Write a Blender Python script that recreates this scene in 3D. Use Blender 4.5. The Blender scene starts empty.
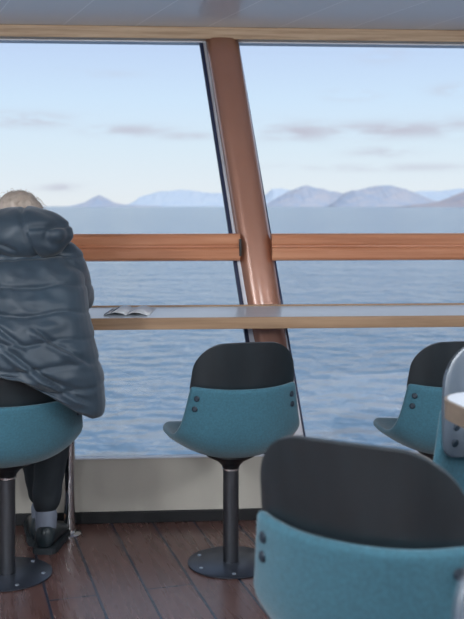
import bpy, bmesh, math, random
from mathutils import Vector, Matrix, noise
random.seed(7)
sc = bpy.context.scene
COL = sc.collection
R = math.radians

# ---------------------------------------------------------------- helpers
def link(name, me, parent=None, mats=(), smooth=True):
    o = bpy.data.objects.new(name, me)
    COL.objects.link(o)
    for m in mats if isinstance(mats, (list, tuple)) else (mats,):
        me.materials.append(m)
    if smooth:
        for p in me.polygons: p.use_smooth = True
    if parent: o.parent = parent
    return o

def from_bm(name, bm, mat, parent=None, smooth=True):
    bmesh.ops.recalc_face_normals(bm, faces=bm.faces[:])
    me = bpy.data.meshes.new(name); bm.to_mesh(me); bm.free()
    return link(name, me, parent, mat, smooth)

def bake(o):
    dg = bpy.context.evaluated_depsgraph_get()
    me = bpy.data.meshes.new_from_object(o.evaluated_get(dg))
    o.modifiers.clear(); o.data = me
    return o

def tag(o, label, cat, group=None):
    o['label'] = label; o['category'] = cat
    if group: o['group'] = group
    return o

def struct(o): o['kind'] = 'structure'; return o

def empty(name, loc, rz=0):
    o = bpy.data.objects.new(name, None); COL.objects.link(o)
    o.location = loc; o.rotation_euler = (0, 0, rz); o.empty_display_size = .1
    return o

def add_box(bm, lo, hi, M=None):
    r = bmesh.ops.create_cube(bm, size=1)
    for v in r['verts']:
        v.co = Vector([lo[i] + (v.co[i] + .5) * (hi[i] - lo[i]) for i in range(3)])
        if M: v.co = M(v.co) if callable(M) else M @ v.co
    return r['verts']

def box(name, lo, hi, mat, parent=None, M=None, bevel=0, smooth=False):
    bm = bmesh.new(); add_box(bm, lo, hi, M)
    if bevel: bmesh.ops.bevel(bm, geom=bm.edges[:], offset=bevel, segments=3, affect='EDGES', profile=.5)
    return from_bm(name, bm, mat, parent, smooth)

def lathe(name, prof, mat, parent=None, n=48, smooth=True, off=(0, 0, 0)):
    bm = bmesh.new(); rings = []
    for r, z in prof:
        rings.append([bm.verts.new((off[0] + r * math.cos(2*math.pi*i/n), off[1] + r * math.sin(2*math.pi*i/n), off[2] + z)) for i in range(n)])
    for a, b in zip(rings, rings[1:]):
        for i in range(n): bm.faces.new((a[i], a[(i+1) % n], b[(i+1) % n], b[i]))
    bm.faces.new(rings[0]); bm.faces.new(rings[-1])
    o = from_bm(name, bm, mat, parent, smooth)
    if smooth:
        for p in o.data.polygons:
            if len(p.vertices) > 4: p.use_smooth = False
        o.data.set_sharp_from_angle(angle=R(40))
    return o

def interp(keys, t):
    """smooth (Catmull-Rom) interpolation of [(t, (values...)), ...]"""
    n = len(keys)
    if t <= keys[0][0]: return keys[0][1]
    if t >= keys[-1][0]: return keys[-1][1]
    for i in range(n-1):
        if keys[i][0] <= t <= keys[i+1][0]: break
    t0, p1 = keys[i]; t1, p2 = keys[i+1]
    p0 = keys[max(i-1, 0)][1]; p3 = keys[min(i+2, n-1)][1]
    f = (t - t0) / (t1 - t0)
    return tuple(.5*((2*b) + (-a+c)*f + (2*a-5*b+4*c-d)*f*f + (-a+3*b-3*c+d)*f**3) for a, b, c, d in zip(p0, p1, p2, p3))

def lin(keys, t):
    if t <= keys[0][0]: return keys[0][1]
    for (a, x), (b, y) in zip(keys, keys[1:]):
        if t <= b: return x + (y-x)*(t-a)/(b-a)
    return keys[-1][1]

# swept solid primitives unified by a voxel remesh: continuous bodies and garments
def hull_cap(bm, p0, r0, p1, r1):
    b = bmesh.new()
    for p, r in ((p0, r0), (p1, r1)):
        bmesh.ops.create_icosphere(b, subdivisions=3, radius=r, matrix=Matrix.Translation(p))
    h = bmesh.ops.convex_hull(b, input=b.verts[:])
    bmesh.ops.delete(b, geom=[v for v in b.verts if not v.link_faces], context='VERTS')
    inter = [g for g in h['geom_interior'] if isinstance(g, bmesh.types.BMVert) and g.is_valid]
    if inter: bmesh.ops.delete(b, geom=inter, context='VERTS')
    me = bpy.data.meshes.new('t'); b.to_mesh(me); b.free(); bm.from_mesh(me); bpy.data.meshes.remove(me)

def ell(bm, c, r, rot=None):
    M = Matrix.Translation(c) @ (rot.to_4x4() if rot else Matrix.Identity(4)) @ Matrix.Diagonal((*r, 1))
    bmesh.ops.create_icosphere(bm, subdivisions=4, radius=1, matrix=M)

def chain(bm, pts):
    for (p0, r0), (p1, r1) in zip(pts, pts[1:]): hull_cap(bm, Vector(p0), r0, Vector(p1), r1)

def loft(bm, rings, n=40, p=2.3):
    rs = []
    for z, cx, cy, a, b in rings:
        ring = []
        for i in range(n):
            t = 2*math.pi*i/n; c, s = math.cos(t), math.sin(t)
            ring.append(bm.verts.new((cx + a*math.copysign(abs(c)**(2/p), c), cy + b*math.copysign(abs(s)**(2/p), s), z)))
        rs.append(ring)
    for q, w in zip(rs, rs[1:]):
        for i in range(n): bm.faces.new((q[i], q[(i+1) % n], w[(i+1) % n], w[i]))
    bm.faces.new(rs[0]); bm.faces.new(rs[-1])

def fuse(name, bm, voxel, mat, parent=None, smooth=3, fn=None):
    bmesh.ops.recalc_face_normals(bm, faces=bm.faces[:])
    me = bpy.data.meshes.new(name); bm.to_mesh(me); bm.free()
    o = link(name, me, None, mat)
    m = o.modifiers.new('r', 'REMESH'); m.mode = 'VOXEL'; m.voxel_size = voxel; m.use_smooth_shade = True
    bake(o)
    b = bmesh.new(); b.from_mesh(o.data)
    for _ in range(smooth): bmesh.ops.smooth_vert(b, verts=b.verts[:], factor=.5, use_axis_x=True, use_axis_y=True, use_axis_z=True)
    if fn:
        b.normal_update()
        new = [fn(v.co.copy(), v.normal.copy()) for v in b.verts]
        for v, c in zip(b.verts, new): v.co = c
    b.to_mesh(o.data); b.free()
    if not o.data.materials: o.data.materials.append(mat)
    for p in o.data.polygons: p.use_smooth = True
    if parent: o.parent = parent; o.matrix_parent_inverse = Matrix.Identity(4)
    return o

# ---------------------------------------------------------------- materials
class NT:
    def __init__(s, name):
        s.m = bpy.data.materials.new(name); s.m.use_nodes = True
        s.t = s.m.node_tree; s.n = s.t.nodes; s.n.clear()
        s.out = s.n.new('ShaderNodeOutputMaterial')
    def add(s, ty, **kw):
        n = s.n.new('ShaderNode' + ty)
        for k, v in kw.items():
            if k.startswith('_'): setattr(n, k[1:], v)
        return n
    def l(s, a, b): s.t.links.new(a, b)
    def math(s, op, a, b=0.0, c=0.0, clamp=False):
        return mnode(s.t, op, a, b, c, clamp)
    def noise(s, vec, scale, detail=3, rough=.5):
        n = s.n.new('ShaderNodeTexNoise'); n.inputs['Scale'].default_value = scale
        n.inputs['Detail'].default_value = detail; n.inputs['Roughness'].default_value = rough
        if vec is not None: s.l(vec, n.inputs['Vector'])
        return n.outputs['Fac']
    def ramp(s, fac, stops, interp='LINEAR'):
        return rampnode(s.t, fac, stops, interp)
    def mapping(s, vec, scale=(1,1,1), rot=(0,0,0)):
        n = s.n.new('ShaderNodeMapping'); n.inputs['Scale'].default_value = scale
        n.inputs['Rotation'].default_value = rot; s.l(vec, n.inputs['Vector']); return n.outputs[0]

def mnode(t, op, a, b=0.0, c=0.0, clamp=False):
    n = t.nodes.new('ShaderNodeMath'); n.operation = op; n.use_clamp = clamp
    for i, x in enumerate((a, b, c)):
        if isinstance(x, (int, float)): n.inputs[i].default_value = x
        else: t.links.new(x, n.inputs[i])
    return n.outputs[0]

def rampnode(t, fac, stops, interp='LINEAR'):
    n = t.nodes.new('ShaderNodeValToRGB'); n.color_ramp.interpolation = interp
    e = n.color_ramp.elements
    while len(e) < len(stops): e.new(.5)
    for el, (p, c) in zip(e, stops):
        el.position = p; el.color = (*c, 1) if len(c) == 3 else c
    t.links.new(fac, n.inputs[0]); return n.outputs[0]

def srgb(h):
    h = h.lstrip('#'); v = [int(h[i:i+2], 16)/255 for i in (0, 2, 4)]
    return tuple(x/12.92 if x <= .04045 else ((x+.055)/1.055)**2.4 for x in v)

def mat(name, col, rough=.5, metal=0, col2=None, nscale=8, bump=0, bscale=60, spec=.5, coat=0, sheen=0, stretch=(1,1,1), detail=4):
    s = NT(name); p = s.add('BsdfPrincipled'); s.l(p.outputs[0], s.out.inputs[0])
    p.inputs['Roughness'].default_value = rough; p.inputs['Metallic'].default_value = metal
    p.inputs['Specular IOR Level'].default_value = spec; p.inputs['Coat Weight'].default_value = coat
    p.inputs['Sheen Weight'].default_value = sheen
    tc = s.add('TexCoord').outputs['Object']
    v = s.mapping(tc, stretch)
    s.l(s.ramp(s.noise(v, nscale, detail), [(.3, col), (.7, col2 or tuple(c*.88 for c in col))]), p.inputs['Base Color'])
    if bump:
        b = s.add('Bump'); b.inputs['Strength'].default_value = bump; b.inputs['Distance'].default_value = .002
        s.l(s.noise(v, bscale, 3), b.inputs['Height']); s.l(b.outputs[0], p.inputs['Normal'])
    return s.m

TEAL = mat('teal_fabric', srgb('#33677a'), .8, col2=srgb('#2b5969'), nscale=160, bump=.5, bscale=420, sheen=.25, detail=2)
PLATE = mat('charcoal_laminate', srgb('#20292f'), .34, col2=srgb('#1b2328'), nscale=30, stretch=(1, 1, .1), spec=.6)
INNER = mat('grey_laminate', srgb('#4e5a67'), .34, col2=srgb('#465260'), nscale=30, stretch=(1, 1, .1), spec=.6)
RIVET = mat('dark_rivet', srgb('#1d2c3a'), .4, spec=.4)
BLACK = mat('black_metal', srgb('#15171a'), .35, spec=.4)
GRAPH = mat('graphite_metal', srgb('#5a5d63'), .34, metal=.85, nscale=40, stretch=(1, 1, .05))
BASEM = mat('base_metal', srgb('#4a505c'), .36, metal=.7, nscale=20)
CHROME = mat('chrome', srgb('#d8d8da'), .16, metal=1)
BOLT = mat('bolt_steel', srgb('#c4ccd8'), .3, metal=.8)
COPPER = mat('copper_paint', srgb('#a8745c'), .36, metal=.4, col2=srgb('#9e6a52'), nscale=3, spec=.7, coat=1)
cp = next(n for n in COPPER.node_tree.nodes if n.type == 'BSDF_PRINCIPLED'); cp.inputs['Coat IOR'].default_value = 1.9; cp.inputs['Coat Roughness'].default_value = .16
FRAME = mat('frame_grey', srgb('#d2d4dc'), .4, col2=srgb('#c6c9d2'))
GASKET = mat('gasket', srgb('#1a2444'), .6)
LAMIN = mat('counter_laminate', srgb('#c6ccd4'), .28, col2=srgb('#bcc3cb'), nscale=2, spec=.7)
PANEL = mat('wall_laminate', srgb('#b8b3aa'), .5, col2=srgb('#aeaaa1'), nscale=3, bump=.1)
SKIRT = mat('black_skirting', srgb('#0d0f14'), .6)
WHITE = mat('cream_panel', srgb('#b9bcc0'), .5)
PAPER = mat('paper', srgb('#e4e8ec'), .6)
INK = mat('ink', srgb('#1b2a44'), .5)

def wood(name, c1, c2, axis='x', rough=.45, scale=1, coat=0, c3=None):
    s = NT(name); p = s.add('BsdfPrincipled'); s.l(p.outputs[0], s.out.inputs[0])
    p.inputs['Roughness'].default_value = rough; p.inputs['Coat Weight'].default_value = coat
    tc = s.add('TexCoord').outputs['Object']
    v = s.mapping(tc, (1.2*scale, 16*scale, 34*scale) if axis == 'x' else (16*scale, 1.2*scale, 34*scale))
    w = s.noise(v, 1.6, 6, .62)
    s.l(s.ramp(w, [(.28, c2), (.5, c1), (.72, c3 or tuple(min(1, x*1.15) for x in c1))]), p.inputs['Base Color'])
    b = s.add('Bump'); b.inputs['Strength'].default_value = .15; b.inputs['Distance'].default_value = .002
    s.l(w, b.inputs['Height']); s.l(b.outputs[0], p.inputs['Normal'])
    return s.m
OAK = wood('oak_trim', srgb('#b3977a'), srgb('#8c6e52'), c3=srgb('#c8ae92'))
OAKEDGE = wood('oak_edge', srgb('#94775c'), srgb('#7a5f47'), c3=srgb('#a5886c'), scale=.6)
TABLEEDGE = wood('table_edge', srgb('#74665a'), srgb('#63564a'), scale=.6)
RAILW = wood('rail_mahogany', srgb('#c08260'), srgb('#a86a48'), rough=.3, coat=.4, c3=srgb('#cc9270'), scale=.5)

def floor_mat():
    s = NT('floor_planks'); p = s.add('BsdfPrincipled'); s.l(p.outputs[0], s.out.inputs[0])
    tc = s.add('TexCoord').outputs['Object']
    v = s.mapping(tc, (1, 1, 1), (0, 0, R(-(90 + 16.6))))     # x' runs along the boards
    br = s.add('TexBrick'); s.l(v, br.inputs['Vector'])
    br.inputs['Scale'].default_value = 1; br.inputs['Brick Width'].default_value = 1.55
    br.inputs['Row Height'].default_value = .158; br.inputs['Mortar Size'].default_value = .0045
    br.inputs['Mortar Smooth'].default_value = .2; br.offset = .37
    br.inputs['Color1'].default_value = (*srgb('#664a44'), 1); br.inputs['Color2'].default_value = (*srgb('#573e39'), 1)
    br.inputs['Mortar'].default_value = (*srgb('#232c3c'), 1)
    g = s.noise(s.mapping(v, (2.2, 26, 1)), 1.2, 4, .55)
    gr = s.ramp(g, [(.3, (.86, .85, .86)), (.7, (1.07, 1.05, 1.04))])
    mx = s.add('Mix', _data_type='RGBA', _blend_type='MULTIPLY'); mx.inputs[0].default_value = 1
    s.l(br.outputs['Color'], mx.inputs[6]); s.l(gr, mx.inputs[7]); s.l(mx.outputs[2], p.inputs['Base Color'])
    s.l(s.math('ADD', s.math('MULTIPLY', g, .05), .25), p.inputs['Roughness'])
    p.inputs['Specular IOR Level'].default_value = .55
    b = s.add('Bump'); b.inputs['Strength'].default_value = .5; b.inputs['Distance'].default_value = .002
    s.l(s.math('ADD', s.math('MULTIPLY', s.math('SUBTRACT', 1, br.outputs['Fac']), 1), s.math('MULTIPLY', g, .0)), b.inputs['Height'])
    s.l(b.outputs[0], p.inputs['Normal'])
    return s.m

def ceil_mat():
    s = NT('ceiling_panels'); p = s.add('BsdfPrincipled'); s.l(p.outputs[0], s.out.inputs[0])
    tc = s.add('TexCoord').outputs['Object']
    v = s.mapping(tc, (1, 1, 1), (0, 0, R(-(90 + 22))))
    br = s.add('TexBrick'); s.l(v, br.inputs['Vector'])
    br.inputs['Scale'].default_value = 1; br.inputs['Brick Width'].default_value = 60
    br.inputs['Row Height'].default_value = .31; br.inputs['Mortar Size'].default_value = .003
    br.inputs['Mortar Smooth'].default_value = .1
    br.inputs['Color1'].default_value = (*srgb('#e2e3e4'), 1); br.inputs['Color2'].default_value = (*srgb('#dee0e2'), 1)
    br.inputs['Mortar'].default_value = (*srgb('#f2f4f5'), 1)
    s.l(br.outputs['Color'], p.inputs['Base Color'])
    p.inputs['Roughness'].default_value = .24; p.inputs['Specular IOR Level'].default_value = .5
    b = s.add('Bump'); b.inputs['Strength'].default_value = .35; b.inputs['Distance'].default_value = .002
    s.l(s.math('SUBTRACT', 1, br.outputs['Fac']), b.inputs['Height']); s.l(b.outputs[0], p.inputs['Normal'])
    return s.m

def glass_mat():
    s = NT('window_glass'); mx = s.add('MixShader'); t = s.add('BsdfTransparent'); g = s.add('BsdfGlossy')
    g.inputs['Roughness'].default_value = .02; t.inputs[0].default_value = (.97, .985, .99, 1)
    mx.inputs[0].default_value = .02
    s.l(t.outputs[0], mx.inputs[1]); s.l(g.outputs[0], mx.inputs[2]); s.l(mx.outputs[0], s.out.inputs[0])
    return s.m
GLASS = glass_mat()

def sea_mat():
    s = NT('sea_water'); p = s.add('BsdfPrincipled'); s.l(p.outputs[0], s.out.inputs[0])
    tc = s.add('TexCoord').outputs['Object']
    p.inputs['Base Color'].default_value = (*srgb('#667f96'), 1)
    p.inputs['Roughness'].default_value = .12; p.inputs['IOR'].default_value = 1.33
    v = s.mapping(tc, (.55, 1, 1), (0, 0, R(8)))
    n1 = s.noise(v, .22, 2, .5); n2 = s.noise(s.mapping(tc, (.85, 1, 1), (0, 0, R(-12))), .62, 2.5, .5); n3 = s.noise(v, .03, 3, .5)
    h = s.math('ADD', s.math('ADD', s.math('MULTIPLY', n1, 1.6), s.math('MULTIPLY', n2, 1.7)), s.math('MULTIPLY', n3, 2.5))
    b = s.add('Bump'); b.inputs['Strength'].default_value = 1; b.inputs['Distance'].default_value = 1.0
    s.l(h, b.inputs['Height']); s.l(b.outputs[0], p.inputs['Normal'])
    return s.m

def rock_mat(name, a, b_):
    s = NT(name); p = s.add('BsdfPrincipled'); s.l(p.outputs[0], s.out.inputs[0])
    tc = s.add('TexCoord').outputs['Object']
    n = s.noise(tc, .006, 6, .6)
    s.l(s.ramp(n, [(.35, a), (.62, b_)]), p.inputs['Base Color']); p.inputs['Roughness'].default_value = .9
    b = s.add('Bump'); b.inputs['Strength'].default_value = .8; b.inputs['Distance'].default_value = 40
    s.l(n, b.inputs['Height']); s.l(b.outputs[0], p.inputs['Normal'])
    return s.m

# ---------------------------------------------------------------- world: sky with a few clouds
F = 966.67
def make_world():
    w = bpy.data.worlds.new('sky'); sc.world = w; w.use_nodes = True
    t = w.node_tree; t.nodes.clear()
    out = t.nodes.new('ShaderNodeOutputWorld'); bg = t.nodes.new('ShaderNodeBackground')
    t.links.new(bg.outputs[0], out.inputs[0])
    tc = t.nodes.new('ShaderNodeTexCoord').outputs['Generated']
    sep = t.nodes.new('ShaderNodeSeparateXYZ'); t.links.new(tc, sep.inputs[0])
    x, y, z = sep.outputs
    el = z
    base = rampnode(t, mnode(t, 'MULTIPLY', el, 1.0), [
        (0, srgb('#e2e5e8')), (.02, srgb('#dfe6ec')), (.06, srgb('#d6e4ef')), (.11, srgb('#cbdff3')),
        (.17, srgb('#bccfee')), (.35, srgb('#b9cbe4')), (1, srgb('#adc0da'))])
    az = mnode(t, 'ARCTAN2', x, y)
    n = t.nodes.new('ShaderNodeTexNoise'); n.inputs['Scale'].default_value = 22; n.inputs['Detail'].default_value = 5
    mp = t.nodes.new('ShaderNodeMapping'); mp.inputs['Scale'].default_value = (1, 1, 4.5)
    t.links.new(tc, mp.inputs[0]); t.links.new(mp.outputs[0], n.inputs['Vector'])
    nf = n.outputs['Fac']
    total = None
    for px, py, rx, ry, k in [(24, 122, 40, 7, 1), (130, 131, 40, 6, .85), (185, 136, 30, 4, .7), (300, 132, 42, 9, 1.0),
                           (390, 131, 95, 8, 1.0), (455, 128, 50, 8, .9), (383, 153, 30, 5, .7), (350, 97, 24, 5, .6),
                           (383, 58, 24, 8, .45), (456, 94, 22, 6, .7), (62, 188, 22, 5, .7), (400, 168, 110, 4, .5),
                           (100, 76, 40, 4, .25), (-160, 110, 60, 9, 1), (620, 100, 80, 10, 1), (760, 60, 60, 8, .8), (-330, 70, 90, 10, .9)]:
        a0 = math.atan((px-232)/F); e0 = (206-py)/F
        dx = mnode(t, 'DIVIDE', mnode(t, 'SUBTRACT', az, a0), rx/F)
        dz = mnode(t, 'DIVIDE', mnode(t, 'SUBTRACT', el, e0), ry/F)
        # flat base, soft top
        r2 = mnode(t, 'ADD', mnode(t, 'MULTIPLY', dx, dx), mnode(t, 'MULTIPLY', dz, dz))
        g = mnode(t, 'MULTIPLY', mnode(t, 'EXPONENT', mnode(t, 'MULTIPLY', r2, -1.1)), k)
        total = g if total is None else mnode(t, 'MAXIMUM', total, g)
    fac = mnode(t, 'MULTIPLY', total, mnode(t, 'MULTIPLY_ADD', nf, 4.6, -1.6, clamp=True), clamp=True)
    # scattered cloud elsewhere, above the window band
    mx = t.nodes.new('ShaderNodeMix'); mx.data_type = 'RGBA'
    t.links.new(fac, mx.inputs[0]); t.links.new(base, mx.inputs[6]); mx.inputs[7].default_value = (*srgb('#bfc0ce'), 1)
    t.links.new(mx.outputs[2], bg.inputs[0]); bg.inputs[1].default_value = 1.14
make_world()

# ---------------------------------------------------------------- room (window wall turned 4 degrees, leaning outward)
TH = R(4); D0 = 3.85
def W(u, n, z): return Vector((u*math.cos(TH) - n*math.sin(TH), D0 + u*math.sin(TH) + n*math.cos(TH), z))
def WM(v): return W(v[0], v[1], v[2])
def plane_n(z): return .022 + (z - .256) * .357
U0, U1, ZC = -4.5, 5.0, 2.069
YB = -4.5

def wall_obj(name, lo, hi, m, bevel=0): return struct(box(name, lo, hi, m, M=WM, bevel=bevel))
# floor and ceiling follow the room outline
def slab(name, z0, z1, m, nmax):
    bm = bmesh.new()
    pts = [W(U0, nmax, 0), W(U1, nmax, 0), Vector((U1, YB, 0)), Vector((U0, YB, 0))]
    a = [bm.verts.new((p.x, p.y, z0)) for p in pts]; b = [bm.verts.new((p.x, p.y, z1)) for p in pts]
    bm.faces.new(a); bm.faces.new(b)
    for i in range(4): bm.faces.new((a[i], a[(i+1) % 4], b[(i+1) % 4], b[i]))
    return struct(from_bm(name, bm, m, smooth=False))
slab('floor', -.06, 0, floor_mat(), .1)
slab('ceiling', ZC, ZC + .06, ceil_mat(), .9)
wall_obj('wall_front', (U0, 0, 0), (U1, .03, .250), PANEL)
wall_obj('baseboard_front', (U0, -.014, 0), (U1, 0, .045), SKIRT, .003)
wall_obj('trim_1', (U0, -.004, .250), (U1, .034, .256), FRAME, .002)         # sill capping
wall_obj('trim_2', (U0, .575, 2.014), (U1, .66, ZC), OAK, .004)             # oak header above the glass
wall_obj('trim_3', (U0, .64, 2.008), (U1, .72, 2.014), FRAME)
box_l = struct(box('wall_left', (U0-.08, YB, 0), (U0, D0+.2, ZC), WHITE))
box_r = struct(box('wall_right', (U1, YB, 0), (U1+.08, D0+1.2, ZC), WHITE))
struct(box('wall_back', (U0, YB-.08, 0), (U1, YB, .55), PANEL))
struct(box('trim_4', (U0, YB-.08, 1.98), (U1, YB, ZC), OAK))
# windows behind the viewer
for i in range(4):
    a = U0 + i*(U1-U0)/4; b = a + (U1-U0)/4
    fr = struct(box('window_%d' % (5+i), (a+.05, YB-.05, .55), (b-.05, YB-.044, 1.98), GLASS))
    bm = bmesh.new(); add_box(bm, (a, YB-.08, .55), (a+.05, YB, 1.98)); add_box(bm, (b-.05, YB-.08, .55), (b, YB, 1.98))
    from_bm('window_frame', bm, FRAME, fr, False)

# leaning pillar line
def pil_u(z): return .161 + (z - .868) * -.133
def pil_n(z): return max(.088, .075 + (z - .27) * .31)

def pane(name, side, z0, z1):
    bm = bmesh.new(); t = .006
    vs = []
    for n_off in (0, t):
        for z in (z0, z1):
            e = pil_u(z) - .02 + side*.088
            us = (U0, e) if side < 0 else (e, U1)
            for u in us: vs.append(bm.verts.new(W(u, plane_n(z) + n_off, z)))
    a0, b0, c0, d0, a1, b1, c1, d1 = vs
    for f in ((a0, b0, d0, c0), (a1, b1, d1, c1), (a0, b0, b1, a1), (c0, d0, d1, c1), (a0, c0, c1, a1), (b0, d0, d1, b1)): bm.faces.new(f)
    return struct(from_bm(name, bm, GLASS, smooth=False))
RZ0, RZ1 = 1.016, 1.132
pane('window_1', -1, 1.11, 2.010); pane('window_2', 1, 1.11, 2.010)
pane('window_3', -1, .256, 1.04); pane('window_4', 1, .256, 1.04)

def slanted_bar(name, u_a, u_b, n_a, n_b, z0, z1, m, parent=None):
    """bar that follows the lean of the pillar; u and n measured from the pillar line / glass plane"""
    bm = bmesh.new(); N = 10; prev = None
    for i in range(N+1):
        z = z0 + (z1-z0)*i/N
        r = [bm.verts.new(W(pil_u(z) - .02 + u, plane_n(z) + n, z)) for u, n in ((u_a, n_a), (u_b, n_a), (u_b, n_b), (u_a, n_b))]
        if prev:
            for k in range(4): bm.faces.new((prev[k], prev[(k+1) % 4], r[(k+1) % 4], r[k]))
        else: bm.faces.new(r)
        prev = r
    bm.faces.new(prev)
    return from_bm(name, bm, m, parent, False)
mul = struct(slanted_bar('trim_5', -.080, .080, .0, .05, .256, 2.012, FRAME))
slanted_bar('gasket', -.095, -.080, -.006, .05, .256, 2.012, GASKET, mul)
slanted_bar('gasket', .080, .088, -.002, .05, .256, 2.012, GASKET, mul)

# pillar
def make_pillar():
    bm = bmesh.new(); n = 40; prev = None
    for i in range(25):
        z = .0 + 2.02*i/24
        r = []
        for k in range(n):
            t = 2*math.pi*k/n; p = 2.25
            c, s_ = math.cos(t), math.sin(t)
            r.append(bm.verts.new(W(pil_u(z) - .012 + .076*math.copysign(abs(c)**(2/p), c), pil_n(z) + .052*math.copysign(abs(s_)**(2/p), s_), z)))
        if prev:
            for k in range(n): bm.faces.new((prev[k], prev[(k+1) % n], r[(k+1) % n], r[k]))
        else: bm.faces.new(r)
        prev = r
    bm.faces.new(prev)
    o = from_bm('pillar', bm, COPPER)
    tag(o, 'leaning copper-brown oval pillar between the windows', 'pillar')
    return o
make_pillar()

# rails left and right of the pillar: moulded section
def rail(u0, u1, label):
    root = empty('window_rail', W((u0+u1)/2, plane_n(1.07), RZ0))
    sec = [(.0, 0), (-.050, .0), (-.066, .004), (-.072, .014), (-.074, .046), (-.070, .054), (-.056, .060), (-.056, .066),
           (-.060, .072), (-.062, .098), (-.056, .110), (-.046, .116), (.0, .116)]
    bm = bmesh.new(); nn = plane_n(1.07) + .0; cols = []
    inv = Matrix.Translation(-root.location)
    for u in (u0, u1):
        cols.append([bm.verts.new(inv @ W(u, nn + a, RZ0 + b)) for a, b in sec])
    k = len(sec)
    for i in range(k): bm.faces.new((cols[0][i], cols[0][(i+1) % k], cols[1][(i+1) % k], cols[1][i]))
    bm.faces.new(cols[0]); bm.faces.new(cols[1])
    from_bm('rail_profile', bm, RAILW, root, False)
    end = u1 if u0 < 0 and u1 < 1 else u0
    s_ = 1 if end == u1 else -1
    if s_ < 0: tag(root, label, 'rail', 'wooden rails across the windows'); return
    b = bmesh.new()
    add_box(b, (end - .005, nn-.074, RZ0+.022), (end + .005, nn-.01, RZ1-.022), lambda v: inv @ WM(v))
    from_bm('end_bracket', b, BLACK, root, False)
    bb = bmesh.new()
    for zz in (RZ0+.035, RZ1-.035):
        for kx in range(8):
            pass
    bb.free()
    tag(root, label, 'rail', 'wooden rails across the windows')
uc = pil_u(1.07)
rail(U0, uc - .082, 'reddish-brown wooden window rail on the left of the leaning pillar')
rail(uc + .054, U1, 'reddish-brown wooden window rail on the right of the leaning pillar')

# counter
def counter():
    root = empty('window_counter', W(-.9, -.1, 0))
    inv = Matrix.Translation(-root.location)
    M = lambda v: inv @ WM(v)
    nf, nb, zt = -.298, .112, .84
    box('counter_top', (U0+.02, nf+.012, zt-.040), (U1-.02, nb-.014, zt), LAMIN, root, M)
    box('front_edge', (U0+.02, nf, zt-.042), (U1-.02, nf+.012, zt+.0005), OAKEDGE, root, M, .002)
    box('back_edge', (U0+.02, nb-.014, zt-.040), (U1-.02, nb, zt+.006), OAKEDGE, root, M, .002)
    for u in (-2.6, -.629, 1.95):
        p = W(u, -.125, 0) - root.location
        leg = lathe('leg', [(.0215, .004), (.0215, zt-.04)], CHROME, root, 32, off=p)
        leg['label'] = 'chrome support leg'
        lathe('foot_flange', [(.046, 0), (.046, .004), (.040, .008), (.026, .010), (.024, .016)], CHROME, leg, 32, off=p)
    tag(root, 'long grey window counter with oak edge crossing in front of the pillar', 'counter')
counter()

# brochure lying on the counter
def brochure():
    p = W(-.40, -.10, .8405)
    root = empty('brochure', p, R(4 - 6))
    bm = bmesh.new()
    pts = [(-.06, -.10), (.0, -.10), (.0, .10), (-.06, .10)]
    for sx in (-1, 1):                      # two gently arched leaves
        N = 8; rows = []
        for i in range(N+1):
            f = i/N; x = sx*.085*f; z = .001 + .014*math.sin(math.pi*f)*(1-f*.4) + .002*(1-f)
            rows.append([bm.verts.new((x, y, z)) for y in (-.12, .12)])
        for a, b in zip(rows, rows[1:]): bm.faces.new((a[0], b[0], b[1], a[1]))
    o = from_bm('leaves', bm, PAPER, root)
    m = o.modifiers.new('s', 'SOLIDIFY'); m.thickness = .0012; bake(o)
    for x0, w_ in ((-.082, .008), (-.056, .004)):
        f = abs(x0)/.085
        z = .0022 + .014*math.sin(math.pi*f)*(1-f*.4)
        box('printed_band', (x0, -.115, z), (x0+w_, .075, z+.0025), INK, root)
    tag(root, 'open white brochure with dark bands lying on the grey counter', 'brochure')
brochure()

# ---------------------------------------------------------------- chairs
SHELL = [  # t, (y, z, half width, edge dy, edge dz)
    (0.00, (.185, .436, .150, -.012, .006)),
    (0.06, (.195, .445, .185, -.030, .006)),
    (0.14, (.170, .441, .212, -.020, .016)),
    (0.28, (.100, .420, .232, .000, .038)),
    (0.42, (.020, .399, .238, .010, .062)),
    (0.54, (-.060, .388, .236, .022, .078)),
    (0.64, (-.135, .402, .230, .044, .082)),
    (0.73, (-.185, .445, .222, .062, .066)),
    (0.82, (-.208, .505, .212, .070, .040)),
    (0.91, (-.220, .575, .202, .068, .018)),
    (1.00, (-.230, .648, .190, .062, .010))]
def shell_pt(t, s):
    y, z, hw, dy, dz = interp(SHELL, t)
    a = abs(s)**2.3
    return Vector((hw*s*(1 - .02*a), y + dy*a, z + dz*a))
def make_shell(parent):
    bm = bmesh.new(); NU, NV = 16, 28; g = []
    for j in range(NV+1):
        t = j/NV
        row = []
        for i in range(NU+1):
            s = -1 + 2*i/NU
            s = math.copysign(abs(s)**.9, s)
            row.append(bm.verts.new(shell_pt(t, s)))
        g.append(row)
    for a, b in zip(g, g[1:]):
        for i in range(NU): bm.faces.new((a[i], a[i+1], b[i+1], b[i]))
    me = bpy.data.meshes.new('shell'); bm.to_mesh(me); bm.free()
    # make sure the normals point to the sitter (inward)
    o = link('shell', me, parent, TEAL)
    c = me.polygons[len(me.polygons)//2]
    inward = c.normal.z > 0
    m = o.modifiers.new('s', 'SOLIDIFY'); m.thickness = .020; m.offset = 1 if inward else -1
    m2 = o.modifiers.new('b', 'SUBSURF'); m2.levels = 1; m2.render_levels = 1
    bake(o)
    for p in o.data.polygons: p.use_smooth = True
    return o

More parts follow.
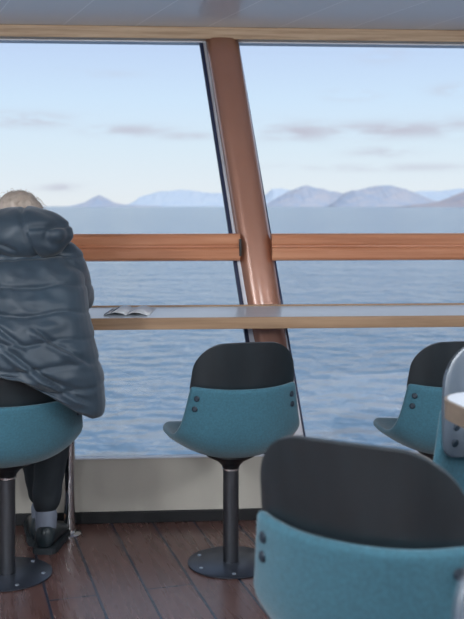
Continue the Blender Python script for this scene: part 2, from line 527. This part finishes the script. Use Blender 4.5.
def plate_y(x, z): 
    yc = -.2055 - (z - .648)*.20 if z > .648 else -.2055 + (.648 - z)*.14
    return yc + .058*(abs(x)/.185)**2.2
PB, PT = .548, .802
def plate_hw(z):
    base = .181 - max(0, z-.66)*.09
    r = .085; zt = PT - r
    if z > zt: base -= r - math.sqrt(max(0, r*r - (z-zt)**2))
    r = .03; zb = PB + r
    if z < zb: base -= r - math.sqrt(max(0, r*r - (zb-z)**2))
    return base
def make_plate(parent):
    bm = bmesh.new(); NU, NV = 20, 40; g = []
    for j in range(NV+1):
        f = j/NV; z = PB + (PT-PB)*(.5 - .5*math.cos(math.pi*f)); hw = plate_hw(z)
        g.append([bm.verts.new((x := hw*(-1+2*i/NU), plate_y(x, z), z - .012*(x/.18)**2*(z-PB)/(PT-PB))) for i in range(NU+1)])
    for a, b in zip(g, g[1:]):
        for i in range(NU): bm.faces.new((a[i], a[i+1], b[i+1], b[i]))
    me = bpy.data.meshes.new('back_plate'); bm.to_mesh(me); bm.free()
    o = link('back_plate', me, parent, PLATE)
    m = o.modifiers.new('s', 'SOLIDIFY'); m.thickness = .010; m.offset = 1 if me.polygons[0].normal.y > 0 else -1
    m = o.modifiers.new('v', 'BEVEL'); m.width = .003; m.segments = 2; m.limit_method = 'ANGLE'; m.angle_limit = R(50)
    bake(o)
    o.data.materials.append(INNER)
    for p in o.data.polygons:
        p.use_smooth = True
        if p.normal.y > .3: p.material_index = 1
    return o
def rivet_mesh():
    bm = bmesh.new()
    for z, r in ((-.026, .0115), (.0045, .0115)): pass
    prof = [(.006, -.034), (.0100, -.032), (.0100, -.030), (.0100, .0), (.0092, .0025), (.006, .0035)]
    n = 20; rings = [[bm.verts.new((r*math.cos(2*math.pi*i/n), z, r*math.sin(2*math.pi*i/n))) for i in range(n)] for r, z in prof]
    for a, b in zip(rings, rings[1:]):
        for i in range(n): bm.faces.new((a[i], a[(i+1) % n], b[(i+1) % n], b[i]))
    bm.faces.new(rings[0]); bm.faces.new(rings[-1])
    bmesh.ops.recalc_face_normals(bm, faces=bm.faces[:])
    me = bpy.data.meshes.new('rivet'); bm.to_mesh(me); bm.free(); me.materials.append(RIVET)
    for p in me.polygons: p.use_smooth = len(p.vertices) == 4
    return me

def make_chair():
    root = empty('swivel_chair', (0, 0, 0))
    make_shell(root); make_plate(root)
    rm = rivet_mesh()
    for sx in (-1, 1):
        for z in (.618, .583):
            r = bpy.data.objects.new('rivet', rm); COL.objects.link(r); r.parent = root
            s = sx*.165/.194
            # outer surface of the shell there
            best = min((shell_pt(.8 + .2*k/60, s) for k in range(61)), key=lambda p: abs(p.z - z))
            th = sx*R(38)
            r.location = (best.x - .001*sx, best.y - .001, z)
            r.rotation_euler = (R(-6), 0, th); r.scale = (1, -1, 1)
    lathe('swivel_mount', [(.090, .392), (.092, .386), (.086, .380), (.050, .362), (.034, .346), (.030, .336)], BLACK, root, 40)
    lathe('collar', [(.028, .337), (.031, .335), (.031, .329), (.028, .327)], CHROME, root, 32)
    col = lathe('column', [(.0275, .006), (.0275, .329)], GRAPH, root, 40)
    bp = lathe('base_plate', [(.148, 0), (.151, .002), (.151, .006), (.148, .008), (.034, .0085)], BASEM, root, 64)
    for k in range(6):
        a = R(20 + 60*k)
        lathe('bolt', [(.007, .008), (.007, .0105), (.004, .0115)], BOLT, bp, 12, off=(.124*math.cos(a), .124*math.sin(a), 0))
    return root

def place(root, x, y, rz, raise_=0, label=None):
    root.location = (x, y, 0); root.rotation_euler = (0, 0, R(rz))
    if raise_:
        for c in root.children:
            b = c.name.split('.')[0]
            if b == 'column': c.scale = (1, 1, (.329 + raise_)/.329)
            elif b != 'base_plate': c.location = (c.location.x, c.location.y, c.location.z + raise_)
    tag(root, label, 'chair', 'teal swivel chairs')

def copy_tree(o, parent=None):
    c = o.copy(); COL.objects.link(c); c.parent = parent
    for ch in list(o.children): copy_tree(ch, c)
    return c

proto = make_chair()
chairs = [
    (-.004, 3.385, 15, 0, 'empty teal swivel chair standing in the middle before the window counter'),
    (-.762, 3.275, 38, 0, 'teal swivel chair the person in the puffer jacket sits on'),
    (.745, 3.42, 8, 0, 'teal swivel chair beside the window counter, partly behind the grey chair back'),
    (.282, 1.66, -29.5, .09, 'large blurred teal swivel chair in the foreground seen from behind'),
    (.645, 2.02, 177, .135, 'teal swivel chair turned inward behind the table corner, its grey inner back showing'),
    (.374, .70, 180, .17, 'nearest chair, only a sliver of pale edge at the bottom right corner'),
]
roots = [proto] + [copy_tree(proto) for _ in chairs[1:]]
for r, (x, y, a, h, lab) in zip(roots, chairs): place(r, x, y, a, h, lab)
for c in roots[1].children:            # the cushioned shell gives under the sitter
    if c.name.startswith('shell'): c.scale = (1.05, 1, .87); c.location.z = .38*.13
    if c.name.startswith('rivet'): c.location.z = .38*.13 + c.location.z*.87; c.location.x *= 1.05

# square table with rounded corners at the right edge
def rounded_slab(name, half, rad, z0, z1, m, parent, bev=0):
    bm = bmesh.new(); pts = []
    for k, (sx, sy) in enumerate(((1, 1), (-1, 1), (-1, -1), (1, -1))):
        for i in range(13):
            a = math.pi/2*(k + i/12)
            pts.append((sx*(half-rad) + rad*math.cos(a), sy*(half-rad) + rad*math.sin(a)))
    lo = [bm.verts.new((x, y, z0)) for x, y in pts]; hi = [bm.verts.new((x, y, z1)) for x, y in pts]
    bm.faces.new(lo); bm.faces.new(hi)
    for k in range(len(pts)): bm.faces.new((lo[k], lo[(k+1) % len(pts)], hi[(k+1) % len(pts)], hi[k]))
    if bev: bmesh.ops.bevel(bm, geom=[e for e in bm.edges if abs(e.verts[0].co.z - e.verts[1].co.z) < 1e-6], offset=bev, segments=3, affect='EDGES', profile=.5)
    return from_bm(name, bm, m, parent, False)
def table():
    zt = .876
    root = empty('square_table', (.772, 1.690, 0), R(13))
    rounded_slab('edge_band', .315, .085, zt-.036, zt, TABLEEDGE, root, .003)
    rounded_slab('table_top', .309, .079, zt-.001, zt+.0016, LAMIN, root, .0006)
    lathe('column', [(.035, .012), (.035, zt-.047), (.12, zt-.042), (.12, zt-.036)], GRAPH, root, 40)
    lathe('base_plate', [(.215, 0), (.22, .003), (.22, .008), (.2, .012), (.04, .014)], BASEM, root, 64)
    tag(root, 'table with rounded corner, pale top and light wood edge at the right border', 'table')
table()

# ---------------------------------------------------------------- the person
JACKET = mat('navy_nylon', srgb('#2f404e'), .5, col2=srgb('#253340'), nscale=5, bump=.25, bscale=45, spec=.45, sheen=.15)
CLOTH = mat('black_trousers', srgb('#1a2128'), .85, bump=.3, bscale=200)
SKIN = mat('skin', srgb('#c79a84'), .5)
HAIR = mat('grey_blond_hair', srgb('#bdb0a5'), .55, col2=srgb('#9a8c80'), nscale=30, stretch=(1, .3, 1), bump=.6, bscale=120)
SOCK = mat('grey_sock', srgb('#747c8b'), .9, bump=.5, bscale=300)
SHOE = mat('black_leather', srgb('#1b262b'), .35, spec=.5)
SOLE = mat('rubber_sole', srgb('#20282e'), .8)
EYEM = mat('eye', srgb('#e8e4de'), .2)

def person():
    PX = -.765
    root = empty('person', (PX, 3.30, 0))
    off = -root.location
    inv = Matrix.Translation(off)
    head = Vector((-.757, 3.43, 1.168)); tilt = Matrix.Rotation(R(-32), 3, 'X') @ Matrix.Identity(3)
    tz = Matrix.Rotation(R(8), 3, 'Z')
    H = tz @ tilt
    def hp(x, y, z): return head + H @ Vector((x, y, z))
    elb_r, wr_r = Vector((-.565, 3.46, .925)), Vector((-.645, 3.60, .900))
    elb_l, wr_l = Vector((-.955, 3.46, .925)), Vector((-.865, 3.60, .900))
    sh_r, sh_l = Vector((-.585, 3.29, 1.04)), Vector((-.935, 3.29, 1.04))
    kn_r, an_r, to_r = Vector((-.665, 3.66, .50)), Vector((-.676, 3.515, .105)), None
    kn_l, an_l = Vector((-.775, 3.68, .50)), Vector((-.708, 3.605, .105))
    hip_r, hip_l = Vector((-.665, 3.24, .525)), Vector((-.835, 3.22, .525))
    # body
    bm = bmesh.new()
    ell(bm, Vector((-.75, 3.22, .56)), (.15, .10, .10))
    chain(bm, [((-.75, 3.22, .58), .11), ((-.755, 3.22, .78), .11), ((-.76, 3.27, .98), .12), ((-.762, 3.32, 1.06), .07), ((-.765, 3.39, 1.13), .055)])
    for s_, sh, el_, wr in ((1, sh_r, elb_r, wr_r), (-1, sh_l, elb_l, wr_l)):
        chain(bm, [((-.76, 3.28, 1.03), .08), (sh, .058), (el_, .042), (wr, .028)])
    for hip, kn, an in ((hip_r, kn_r, an_r), (hip_l, kn_l, an_l)):
        chain(bm, [(hip, .060), (kn, .036), ((kn+an)/2, .034), (an, .030)])
        chain(bm, [(an + Vector((0, .0, -.045)), .026), (an + Vector((0, .12, -.072)), .018)])
    # skull, jaw, features (local: y forward, z up)
    ell(bm, hp(0, -.01, .015), (.074, .092, .098), H)
    ell(bm, hp(0, .03, -.05), (.055, .062, .065), H)
    chain(bm, [(hp(0, .083, .008), .010), (hp(0, .108, -.028), .013)])
    chain(bm, [(hp(-.045, .076, .022), .010), (hp(.045, .076, .022), .010)])
    chain(bm, [(hp(-.020, .090, -.062), .008), (hp(.020, .090, -.062), .008)])
    chain(bm, [(hp(-.012, .078, -.100), .014), (hp(.012, .078, -.100), .014)])
    for s_ in (-1, 1): ell(bm, hp(s_*.078, -.005, -.005), (.010, .018, .030), H)
    # hands: palm, four fingers, thumb, resting on the counter edge
    for s_, wr in ((-1, wr_r), (1, wr_l)):
        d = Vector((s_*.80, .60, -.0)).normalized(); side = Vector((-d.y, d.x, 0))*(-s_)
        base = wr + Vector((0, 0, -.022))
        hull_cap(bm, wr, .026, base + d*.04, .022)
        for k, (ln, o_) in enumerate(((.070, .030), (.080, .011), (.075, -.009), (.058, -.028))):
            a = base + d*.085 + side*o_; b = a + d*ln*.5 + Vector((0, 0, .004)); c = b + d*ln*.42 + Vector((0, 0, -.014))
            chain(bm, [(base + d*.02 + side*o_*.7, .014), (a, .0105), (b, .009), (c, .0075)])
        a = base + d*.02 + side*.030
        chain(bm, [(a, .014), (a + d*.03 + side*.022, .0105), (a + d*.062 + side*.026, .009)])
    bmesh.ops.transform(bm, matrix=inv, verts=bm.verts[:])
    fuse('body', bm, .0055, SKIN, root, 2)
    for s_ in (-1, 1):
        b = bmesh.new(); ell(b, off + hp(s_*.031, .0755, .003), (.0115, .0105, .0095), H)
        ey = from_bm('eye', b, EYEM, root)
        b = bmesh.new(); ell(b, off + hp(s_*.031, .0838, .001), (.0052, .0028, .0052), H)
        from_bm('iris', b, RIVET, ey)
    # trousers
    bm = bmesh.new()
    ell(bm, Vector((-.745, 3.215, .535)), (.178, .125, .105))
    chain(bm, [((-.75, 3.22, .56), .13), ((-.755, 3.215, .70), .125)])
    for hip, kn, an, w_ in ((hip_r, kn_r, an_r, 0), (hip_l, kn_l, an_l, 0)):
        chain(bm, [(hip, .098), (kn, .070), ((kn*.5+an*.5), .058), (an + Vector((0, .004, .075)), .052)])
    bmesh.ops.transform(bm, matrix=inv, verts=bm.verts[:])
    def wr_f(co, no):
        z = co.z
        d = .006*noise.noise(co*Vector((9, 9, 14)).x if False else Vector((co.x*10, co.y*10, co.z*22)))
        return co + no*d
    fuse('trousers', bm, .009, CLOTH, root, 3, wr_f)
    # socks and shoes
    for an, yaw in ((an_r, R(-4)), (an_l, R(14))):
        b = bmesh.new()
        chain(b, [(an + Vector((0, 0, .02)), .041), (an + Vector((0, -.002, -.03)), .038)])
        bmesh.ops.transform(b, matrix=inv, verts=b.verts[:])
        sk = fuse('sock', b, .006, SOCK, root, 2)
        heel = Vector((an.x, an.y - .045, 0)); Rz = Matrix.Rotation(yaw, 3, 'Z')
        def sp(x, y, z): return heel + Rz @ Vector((x, y, z))
        # upper: lofted along the foot
        bm = bmesh.new(); prof = [(-.006, .026, .085, .0), (.006, .037, .104, 0), (.05, .042, .108, 0), (.10, .043, .092, 0), (.15, .045, .062, 0), (.20, .048, .052, 0), (.24, .044, .044, 0), (.268, .028, .032, 0), (.276, .012, .024, 0)]
        rings = []
        for y, hw, h, _ in prof:
            ring = []
            for k in range(20):
                t = 2*math.pi*k/20
                cx_, cz = math.cos(t), math.sin(t)
                z = .018 + (h - .018)*(.5 + .5*math.copysign(abs(cz)**.8, cz))
                x = hw*math.copysign(abs(cx_)**.75, cx_)*(1 - .22*max(0, cz))
                ring.append(bm.verts.new(off + sp(x, y, z)))
            rings.append(ring)
        for a, c in zip(rings, rings[1:]):
            for k in range(20): bm.faces.new((a[k], a[(k+1) % 20], c[(k+1) % 20], c[k]))
        bm.faces.new(rings[0]); bm.faces.new(rings[-1])
        so = from_bm('shoe', bm, SHOE, root)
        m = so.modifiers.new('s', 'SUBSURF'); m.levels = 1; bake(so)
        # sole outline
        bm = bmesh.new(); lo = []; hi = []
        outl = [(y, hw+.004) for y, hw, h, _ in prof]
        pts = [(hw, y) for y, hw in outl] + [(-hw, y) for y, hw in reversed(outl)]
        for x, y in pts:
            lo.append(bm.verts.new(off + sp(x, y, 0))); hi.append(bm.verts.new(off + sp(x, y, .022)))
        bm.faces.new(lo); bm.faces.new(hi)
        for k in range(len(pts)): bm.faces.new((lo[k], lo[(k+1) % len(pts)], hi[(k+1) % len(pts)], hi[k]))
        from_bm('sole', bm, SOLE, so, False)
        # heel counter strap
        b = bmesh.new(); add_box(b, (-.012, -.004, .045), (.012, .004, .094), lambda v: off + sp(*v))
        bmesh.ops.bevel(b, geom=b.edges[:], offset=.003, segments=2, affect='EDGES')
        from_bm('heel_tab', b, SHOE, so)
    # jacket
    bm = bmesh.new()
    loft(bm, [(.50, -.735, 3.200, .300, .150), (.60, -.735, 3.200, .310, .165), (.68, -.736, 3.190, .308, .175), (.76, -.740, 3.185, .292, .180),
              (.85, -.748, 3.200, .278, .176), (.94, -.752, 3.225, .264, .168), (1.02, -.757, 3.250, .250, .155),
              (1.08, -.760, 3.275, .205, .135), (1.13, -.765, 3.320, .150, .110), (1.17, -.765, 3.36, .09, .075)], p=2.4)
    for sh, el_, wr in ((sh_r, elb_r, wr_r), (sh_l, elb_l, wr_l)):
        chain(bm, [(sh, .086), (sh*.45 + el_*.55 + Vector((0, 0, -.01)), .078), (el_ + Vector((0, 0, .0)), .068), (wr + (el_-wr)*.18, .050)])
    bmesh.ops.transform(bm, matrix=inv, verts=bm.verts[:])
    hemk = [(-1.10, .60), (-1.0, .64), (-.90, .705), (-.76, .735), (-.66, .712), (-.58, .668), (-.50, .606), (-.455, .574), (-.40, .566)]
    seams = [1.078, .990, .905, .818, .738, .655]
    def jac(co, no):
        p = co - off
        back = max(0, min(1, (3.36 - p.y)/.08))
        u = p.x + .76
        wob = .032*noise.noise(Vector((p.x*5, p.y*3, p.z*2.0))) 
        q = p.z + wob + .012*math.sin(u*7.0) - .06*u*u
        # distance to the nearest seam
        dd = min(range(len(seams)), key=lambda i: abs(q - seams[i])); ds = q - seams[dd]
        groove = math.exp(-(ds/.006)**2)
        puff = 1 - math.exp(-(ds/.032)**2)
        n1 = noise.noise(Vector((p.x*9 + p.z*5, p.y*6, p.z*20 - p.x*9)))
        n2 = noise.noise(Vector((p.x*20 - p.z*10 + 5, p.y*12, p.z*34 + p.x*14)))
        rid = 1 - abs(noise.noise(Vector((p.x*7 + 3, p.y*5, p.z*14 + p.x*8))))*2.2
        d = -.009*groove + .0025*puff + .009*n1 + .006*n2 + .004*max(0, rid)*puff + .004
        # long diagonal drag folds towards the lower right hem
        for (x0, z0, x1, z1, w_, amp) in ((-.70, .80, -.46, .62, .010, .014), (-.62, .86, -.45, .74, .009, .012), (-.78, .90, -.64, .80, .010, .010), (-.90, .86, -.74, .76, .012, .010), (-.60, .72, -.48, .66, .008, .008)):
            vx, vz = x1-x0, z1-z0; L2 = vx*vx+vz*vz
            t = ((p.x-x0)*vx + (p.z-z0)*vz)/L2
            e = max(0, min(1, (t+.08)/.15))*max(0, min(1, (1.05-t)/.15))
            dist = ((p.x-x0)*vz - (p.z-z0)*vx)/math.sqrt(L2)
            if p.y < 3.36: d += e*amp*(math.exp(-((dist-.014)/w_)**2) - 1.1*math.exp(-(dist/(w_*.7))**2))
        d *= 1 - .7*min(1, abs(no.x))**2
        np_ = co + no*(d + .003*abs(no.x))
        hz = lin(hemk, p.x)
        if p.y > 3.25: hz = hz + (.60 - hz)*min(1, (p.y-3.25)/.1)
        if np_.z < hz: np_.z = hz - .012*max(0, min(1, (hz - np_.z)/.05))
        return np_
    fuse('jacket', bm, .006, JACKET, root, 3, jac)
    # hood lying on the shoulders
    bm = bmesh.new()
    tip = Matrix.Rotation(R(-10), 3, 'Y') @ Matrix.Rotation(R(18), 3, 'X')
    ell(bm, Vector((-.690, 3.225, 1.160)), (.168, .118, .088), Matrix.Rotation(R(0), 3, 'Y') @ Matrix.Rotation(R(18), 3, 'X'))
    ell(bm, Vector((-.835, 3.235, 1.112)), (.140, .105, .072), Matrix.Rotation(R(-16), 3, 'Y'))
    chain(bm, [((-.64, 3.28, 1.165), .062), ((-.65, 3.40, 1.10), .045)])
    chain(bm, [((-.90, 3.30, 1.125), .062), ((-.89, 3.42, 1.11), .045)])
    bmesh.ops.transform(bm, matrix=inv, verts=bm.verts[:])
    def hood(co, no):
        p = co - off
        d = .010*noise.noise(Vector((p.x*9, p.y*9, p.z*12))) + .005*noise.noise(Vector((p.x*22, p.y*16, p.z*30)))
        s1 = (p.x + .665) + .35*(p.z - 1.16) ; d -= .010*math.exp(-(s1/.007)**2)
        s2 = (p.z - 1.185) - .10*(p.x+.6)
        if p.x > -.66: d -= .008*math.exp(-(s2/.008)**2)
        s3 = (p.z - 1.125) + .45*(p.x + .75)
        if p.x < -.70: d -= .008*math.exp(-(s3/.007)**2)
        r = math.hypot((p.x + .565)/.032, (p.z - 1.155)/.038); d -= .012*math.exp(-(r-1)**2*6) - .006*math.exp(-r*r*3)
        return co + no*d
    fuse('hood', bm, .006, JACKET, root, 3, hood)
    # hair: cap plus loose strands
    bm = bmesh.new()
    ell(bm, hp(0, -.018, .030), (.088, .103, .098), H)
    ell(bm, hp(0, -.055, -.02), (.078, .065, .085), H)
    bmesh.ops.transform(bm, matrix=inv, verts=bm.verts[:])
    def hr(co, no):
        l = H.transposed() @ (co - off - head)
        s_ = noise.noise(Vector((l.x*60, l.y*14, l.z*14)))
        if l.y > .055 and l.z < .075: return co - no*.022
        return co + no*(.004*s_ + .003)
    ho = fuse('hair', bm, .005, HAIR, root, 2, hr)
    bm = bmesh.new()
    for k in range(320):
        th = random.uniform(0, 2*math.pi); ph = random.uniform(.0, .48)*math.pi
        n0 = Vector((math.sin(ph)*math.cos(th)*.088, math.sin(ph)*math.sin(th)*.103 - .018, math.cos(ph)*.098 + .030))
        dirn = Vector((n0.x, n0.y - .03, n0.z)).normalized()
        tang = Vector((random.uniform(-.5, .5) + n0.x*6, -.6 + random.uniform(-.6, .6), -.3))
        tang = (tang - tang.project(dirn)).normalized()
        L = random.uniform(.02, .05); lift = random.uniform(.000, .014) if random.random() < .93 else .02
        side = dirn.cross(tang)*.0008; prev = None
        for i in range(5):
            f = i/4
            c = off + hp(*(n0 + tang*L*f + dirn*(.001 + lift*math.sin(f*2.2) - .012*f*f)))
            s2 = H @ side*(1 - f*.7)
            r = [bm.verts.new(c + s2), bm.verts.new(c - s2), bm.verts.new(c + (H @ dirn)*.0012*(1-f*.7))]
            if prev:
                for a in range(3): bm.faces.new((prev[a], prev[(a+1) % 3], r[(a+1) % 3], r[a]))
            prev = r
    from_bm('loose_strands', bm, HAIR, ho)
    tag(root, 'person with grey hair in a dark blue puffer jacket, seated and leaning on the counter', 'person')
person()

# ---------------------------------------------------------------- sea and mountains
SEAZ = 1.25 - 8.0
def sea():
    bm = bmesh.new()
    radii = [6.5, 20, 60, 200, 800, 3000, 12000, 30000]; prev = None
    n = 48
    for r in radii:
        ring = [bm.verts.new((r*math.cos(2*math.pi*k/n), r*math.sin(2*math.pi*k/n), SEAZ)) for k in range(n)]
        if prev:
            for k in range(n): bm.faces.new((prev[k], prev[(k+1) % n], ring[(k+1) % n], ring[k]))
        else: bm.faces.new(ring)
        prev = ring
    struct(from_bm('sea', bm, sea_mat(), smooth=False))
sea()

ROCK = rock_mat('hazed_far_rock', srgb('#a3b0c4'), srgb('#b9b9c2'))  # pale blue-grey base colour carries the atmospheric haze
ROCKF_HAZE = rock_mat('hazed_distant_rock', srgb('#bccadb'), srgb('#c6d0dc'))  # paler still: stronger haze put into the rock colour
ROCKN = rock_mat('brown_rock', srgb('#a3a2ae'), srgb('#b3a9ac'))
def mountain(name, prof, dist, depth, m, label, seed):
    x0, x1 = prof[0][0], prof[-1][0]
    NX, NY = int((x1-x0)*1.0)+8, 18
    base = Vector(((x0+x1)/2 - 232, F, 0))*dist/F
    root_loc = Vector((base.x, dist, SEAZ))
    bm = bmesh.new(); g = []
    for j in range(NY+1):
        f = -1 + 2*j/NY; row = []
        for i in range(NX+1):
            px = x0 + (x1-x0)*i/NX
            y = dist + f*depth
            h = max(0, (206 - lin(prof, px))/F*dist + (1.25 - SEAZ) - 0)
            nz = noise.noise(Vector((px*.06 + seed, f*1.7, seed)))
            prof_f = max(0, 1 - abs(f + .25*nz*(1-abs(f)))**1.3)
            hh = h*(prof_f + .10*noise.noise(Vector((px*.25, f*5, seed)))*(1-abs(f))*abs(f)*4)
            row.append(bm.verts.new(((px-232)/F*dist - root_loc.x, y - dist, hh if 0 < i < NX and abs(f) < 1 else -2)))
        g.append(row)
    for a, b in zip(g, g[1:]):
        for i in range(NX): bm.faces.new((a[i], a[i+1], b[i+1], b[i]))
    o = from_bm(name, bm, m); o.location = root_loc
    tag(o, label, 'mountain', 'mountains beyond the sea')
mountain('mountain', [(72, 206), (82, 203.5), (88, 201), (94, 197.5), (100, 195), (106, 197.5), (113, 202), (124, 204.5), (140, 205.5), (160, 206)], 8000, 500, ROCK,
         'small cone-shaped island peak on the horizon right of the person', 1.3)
mountain('mountain', [(125, 206), (135, 202), (143, 196), (152, 193.5), (160, 191), (168, 191.5), (180, 189.5), (192, 190.5), (203, 192), (215, 193), (226, 193), (240, 197), (262, 206)], 16000, 1500, ROCKF_HAZE,
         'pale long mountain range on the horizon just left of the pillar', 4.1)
mountain('mountain', [(245, 206), (258, 200), (266, 194), (272, 189), (280, 188), (290, 190), (300, 189), (315, 195), (330, 206)], 19500, 1200, ROCKF_HAZE,
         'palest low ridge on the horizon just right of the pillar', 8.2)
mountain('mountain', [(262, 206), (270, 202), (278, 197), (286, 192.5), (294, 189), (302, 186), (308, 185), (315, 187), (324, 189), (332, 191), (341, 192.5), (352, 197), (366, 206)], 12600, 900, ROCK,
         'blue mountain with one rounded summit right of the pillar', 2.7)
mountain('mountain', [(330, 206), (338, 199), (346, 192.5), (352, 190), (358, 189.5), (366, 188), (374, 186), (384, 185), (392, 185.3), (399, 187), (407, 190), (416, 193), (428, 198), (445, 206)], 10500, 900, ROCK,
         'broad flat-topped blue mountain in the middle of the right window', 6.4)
mountain('mountain', [(395, 206), (404, 197), (412, 192), (424, 190.5), (440, 191), (455, 189), (470, 188), (500, 191), (540, 196), (580, 206)], 14500, 1200, ROCKF_HAZE,
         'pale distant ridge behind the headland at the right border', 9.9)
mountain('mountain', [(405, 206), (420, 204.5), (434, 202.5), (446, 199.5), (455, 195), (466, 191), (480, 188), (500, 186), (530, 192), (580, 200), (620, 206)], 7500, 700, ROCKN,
         'low brownish headland entering at the right border', 5.5)

# ---------------------------------------------------------------- lights
def ceiling_fill(x, y, size, power):  # unseen fill discs, added to lift the interior light
    root = empty('ceiling_fill_light', (x, y, ZC))
    d = bpy.data.lights.new('lamp', 'AREA'); d.shape = 'DISK'; d.size = size; d.energy = power; d.color = (.98, .98, 1)
    lo = bpy.data.objects.new('lamp', d); COL.objects.link(lo); lo.parent = root; lo.location = (0, 0, -.03)
    lathe('fill_light_ring', [(size/2+.02, -.022), (size/2+.02, 0), (size/2+.005, 0), (size/2+.005, -.022)], CHROME, root, 32)
    tag(root, 'unseen round fill light added at the ceiling', 'lamp', 'added ceiling fill lights')
for x in (-1.6, .2, 2.0):
    for y in (-2.2, -.2, 1.6):
        ceiling_fill(x, y, .30, 6)
def hanging_fill(x, y, power):  # added out-of-view point light, brightens the ceiling and room; no globe modelled
    root = empty('hanging_fill_light', (x, y, ZC))
    d = bpy.data.lights.new('lamp', 'POINT'); d.shadow_soft_size = .12; d.energy = power; d.color = (.93, .97, 1)
    lo = bpy.data.objects.new('lamp', d); COL.objects.link(lo); lo.parent = root; lo.location = (0, 0, -.42)
    lathe('cord', [(.004, -.30), (.004, 0)], BLACK, root, 12)
    lathe('cap', [(.03, -.31), (.045, -.29), (.02, -.27)], CHROME, root, 24)
    tag(root, 'unseen fill light on a cord, added to brighten the room', 'lamp', 'added hanging fill lights')
for x in (-2.6, -.9, .9, 2.8):
    hanging_fill(x, -1.3, 54)
for x in (-1.5, 1.6):
    hanging_fill(x, 1.0, 72)

sd = bpy.data.lights.new('sun', 'SUN'); sd.energy = 2.5; sd.color = (1, .93, .85); sd.angle = R(2)
so = bpy.data.objects.new('sun', sd); COL.objects.link(so); so.rotation_euler = (R(50), 0, R(14))
# ---------------------------------------------------------------- camera
cam = bpy.data.cameras.new('camera'); co = bpy.data.objects.new('camera', cam); COL.objects.link(co)
co.location = (0, 0, 1.25); co.rotation_euler = (R(90), 0, 0)
cam.sensor_fit = 'HORIZONTAL'; cam.sensor_width = 24; cam.lens = 50
# horizon at pixel row 206 of 619 on a level camera: vertical shift in units of the larger image side... set in sensor widths
cam.shift_y = -(309.5 - 206)/464
cam.clip_end = 60000; cam.clip_start = .05
cam.dof.use_dof = True; cam.dof.focus_distance = 3.3; cam.dof.aperture_fstop = 4.5
sc.camera = co

vs = sc.view_settings
sc.display_settings.display_device = 'sRGB'
vs.view_transform = 'Standard'; vs.look = 'None'; vs.gamma = 1; vs.use_curve_mapping = False
vs.exposure = 0
sc.cycles.max_bounces = 10; sc.cycles.transparent_max_bounces = 12
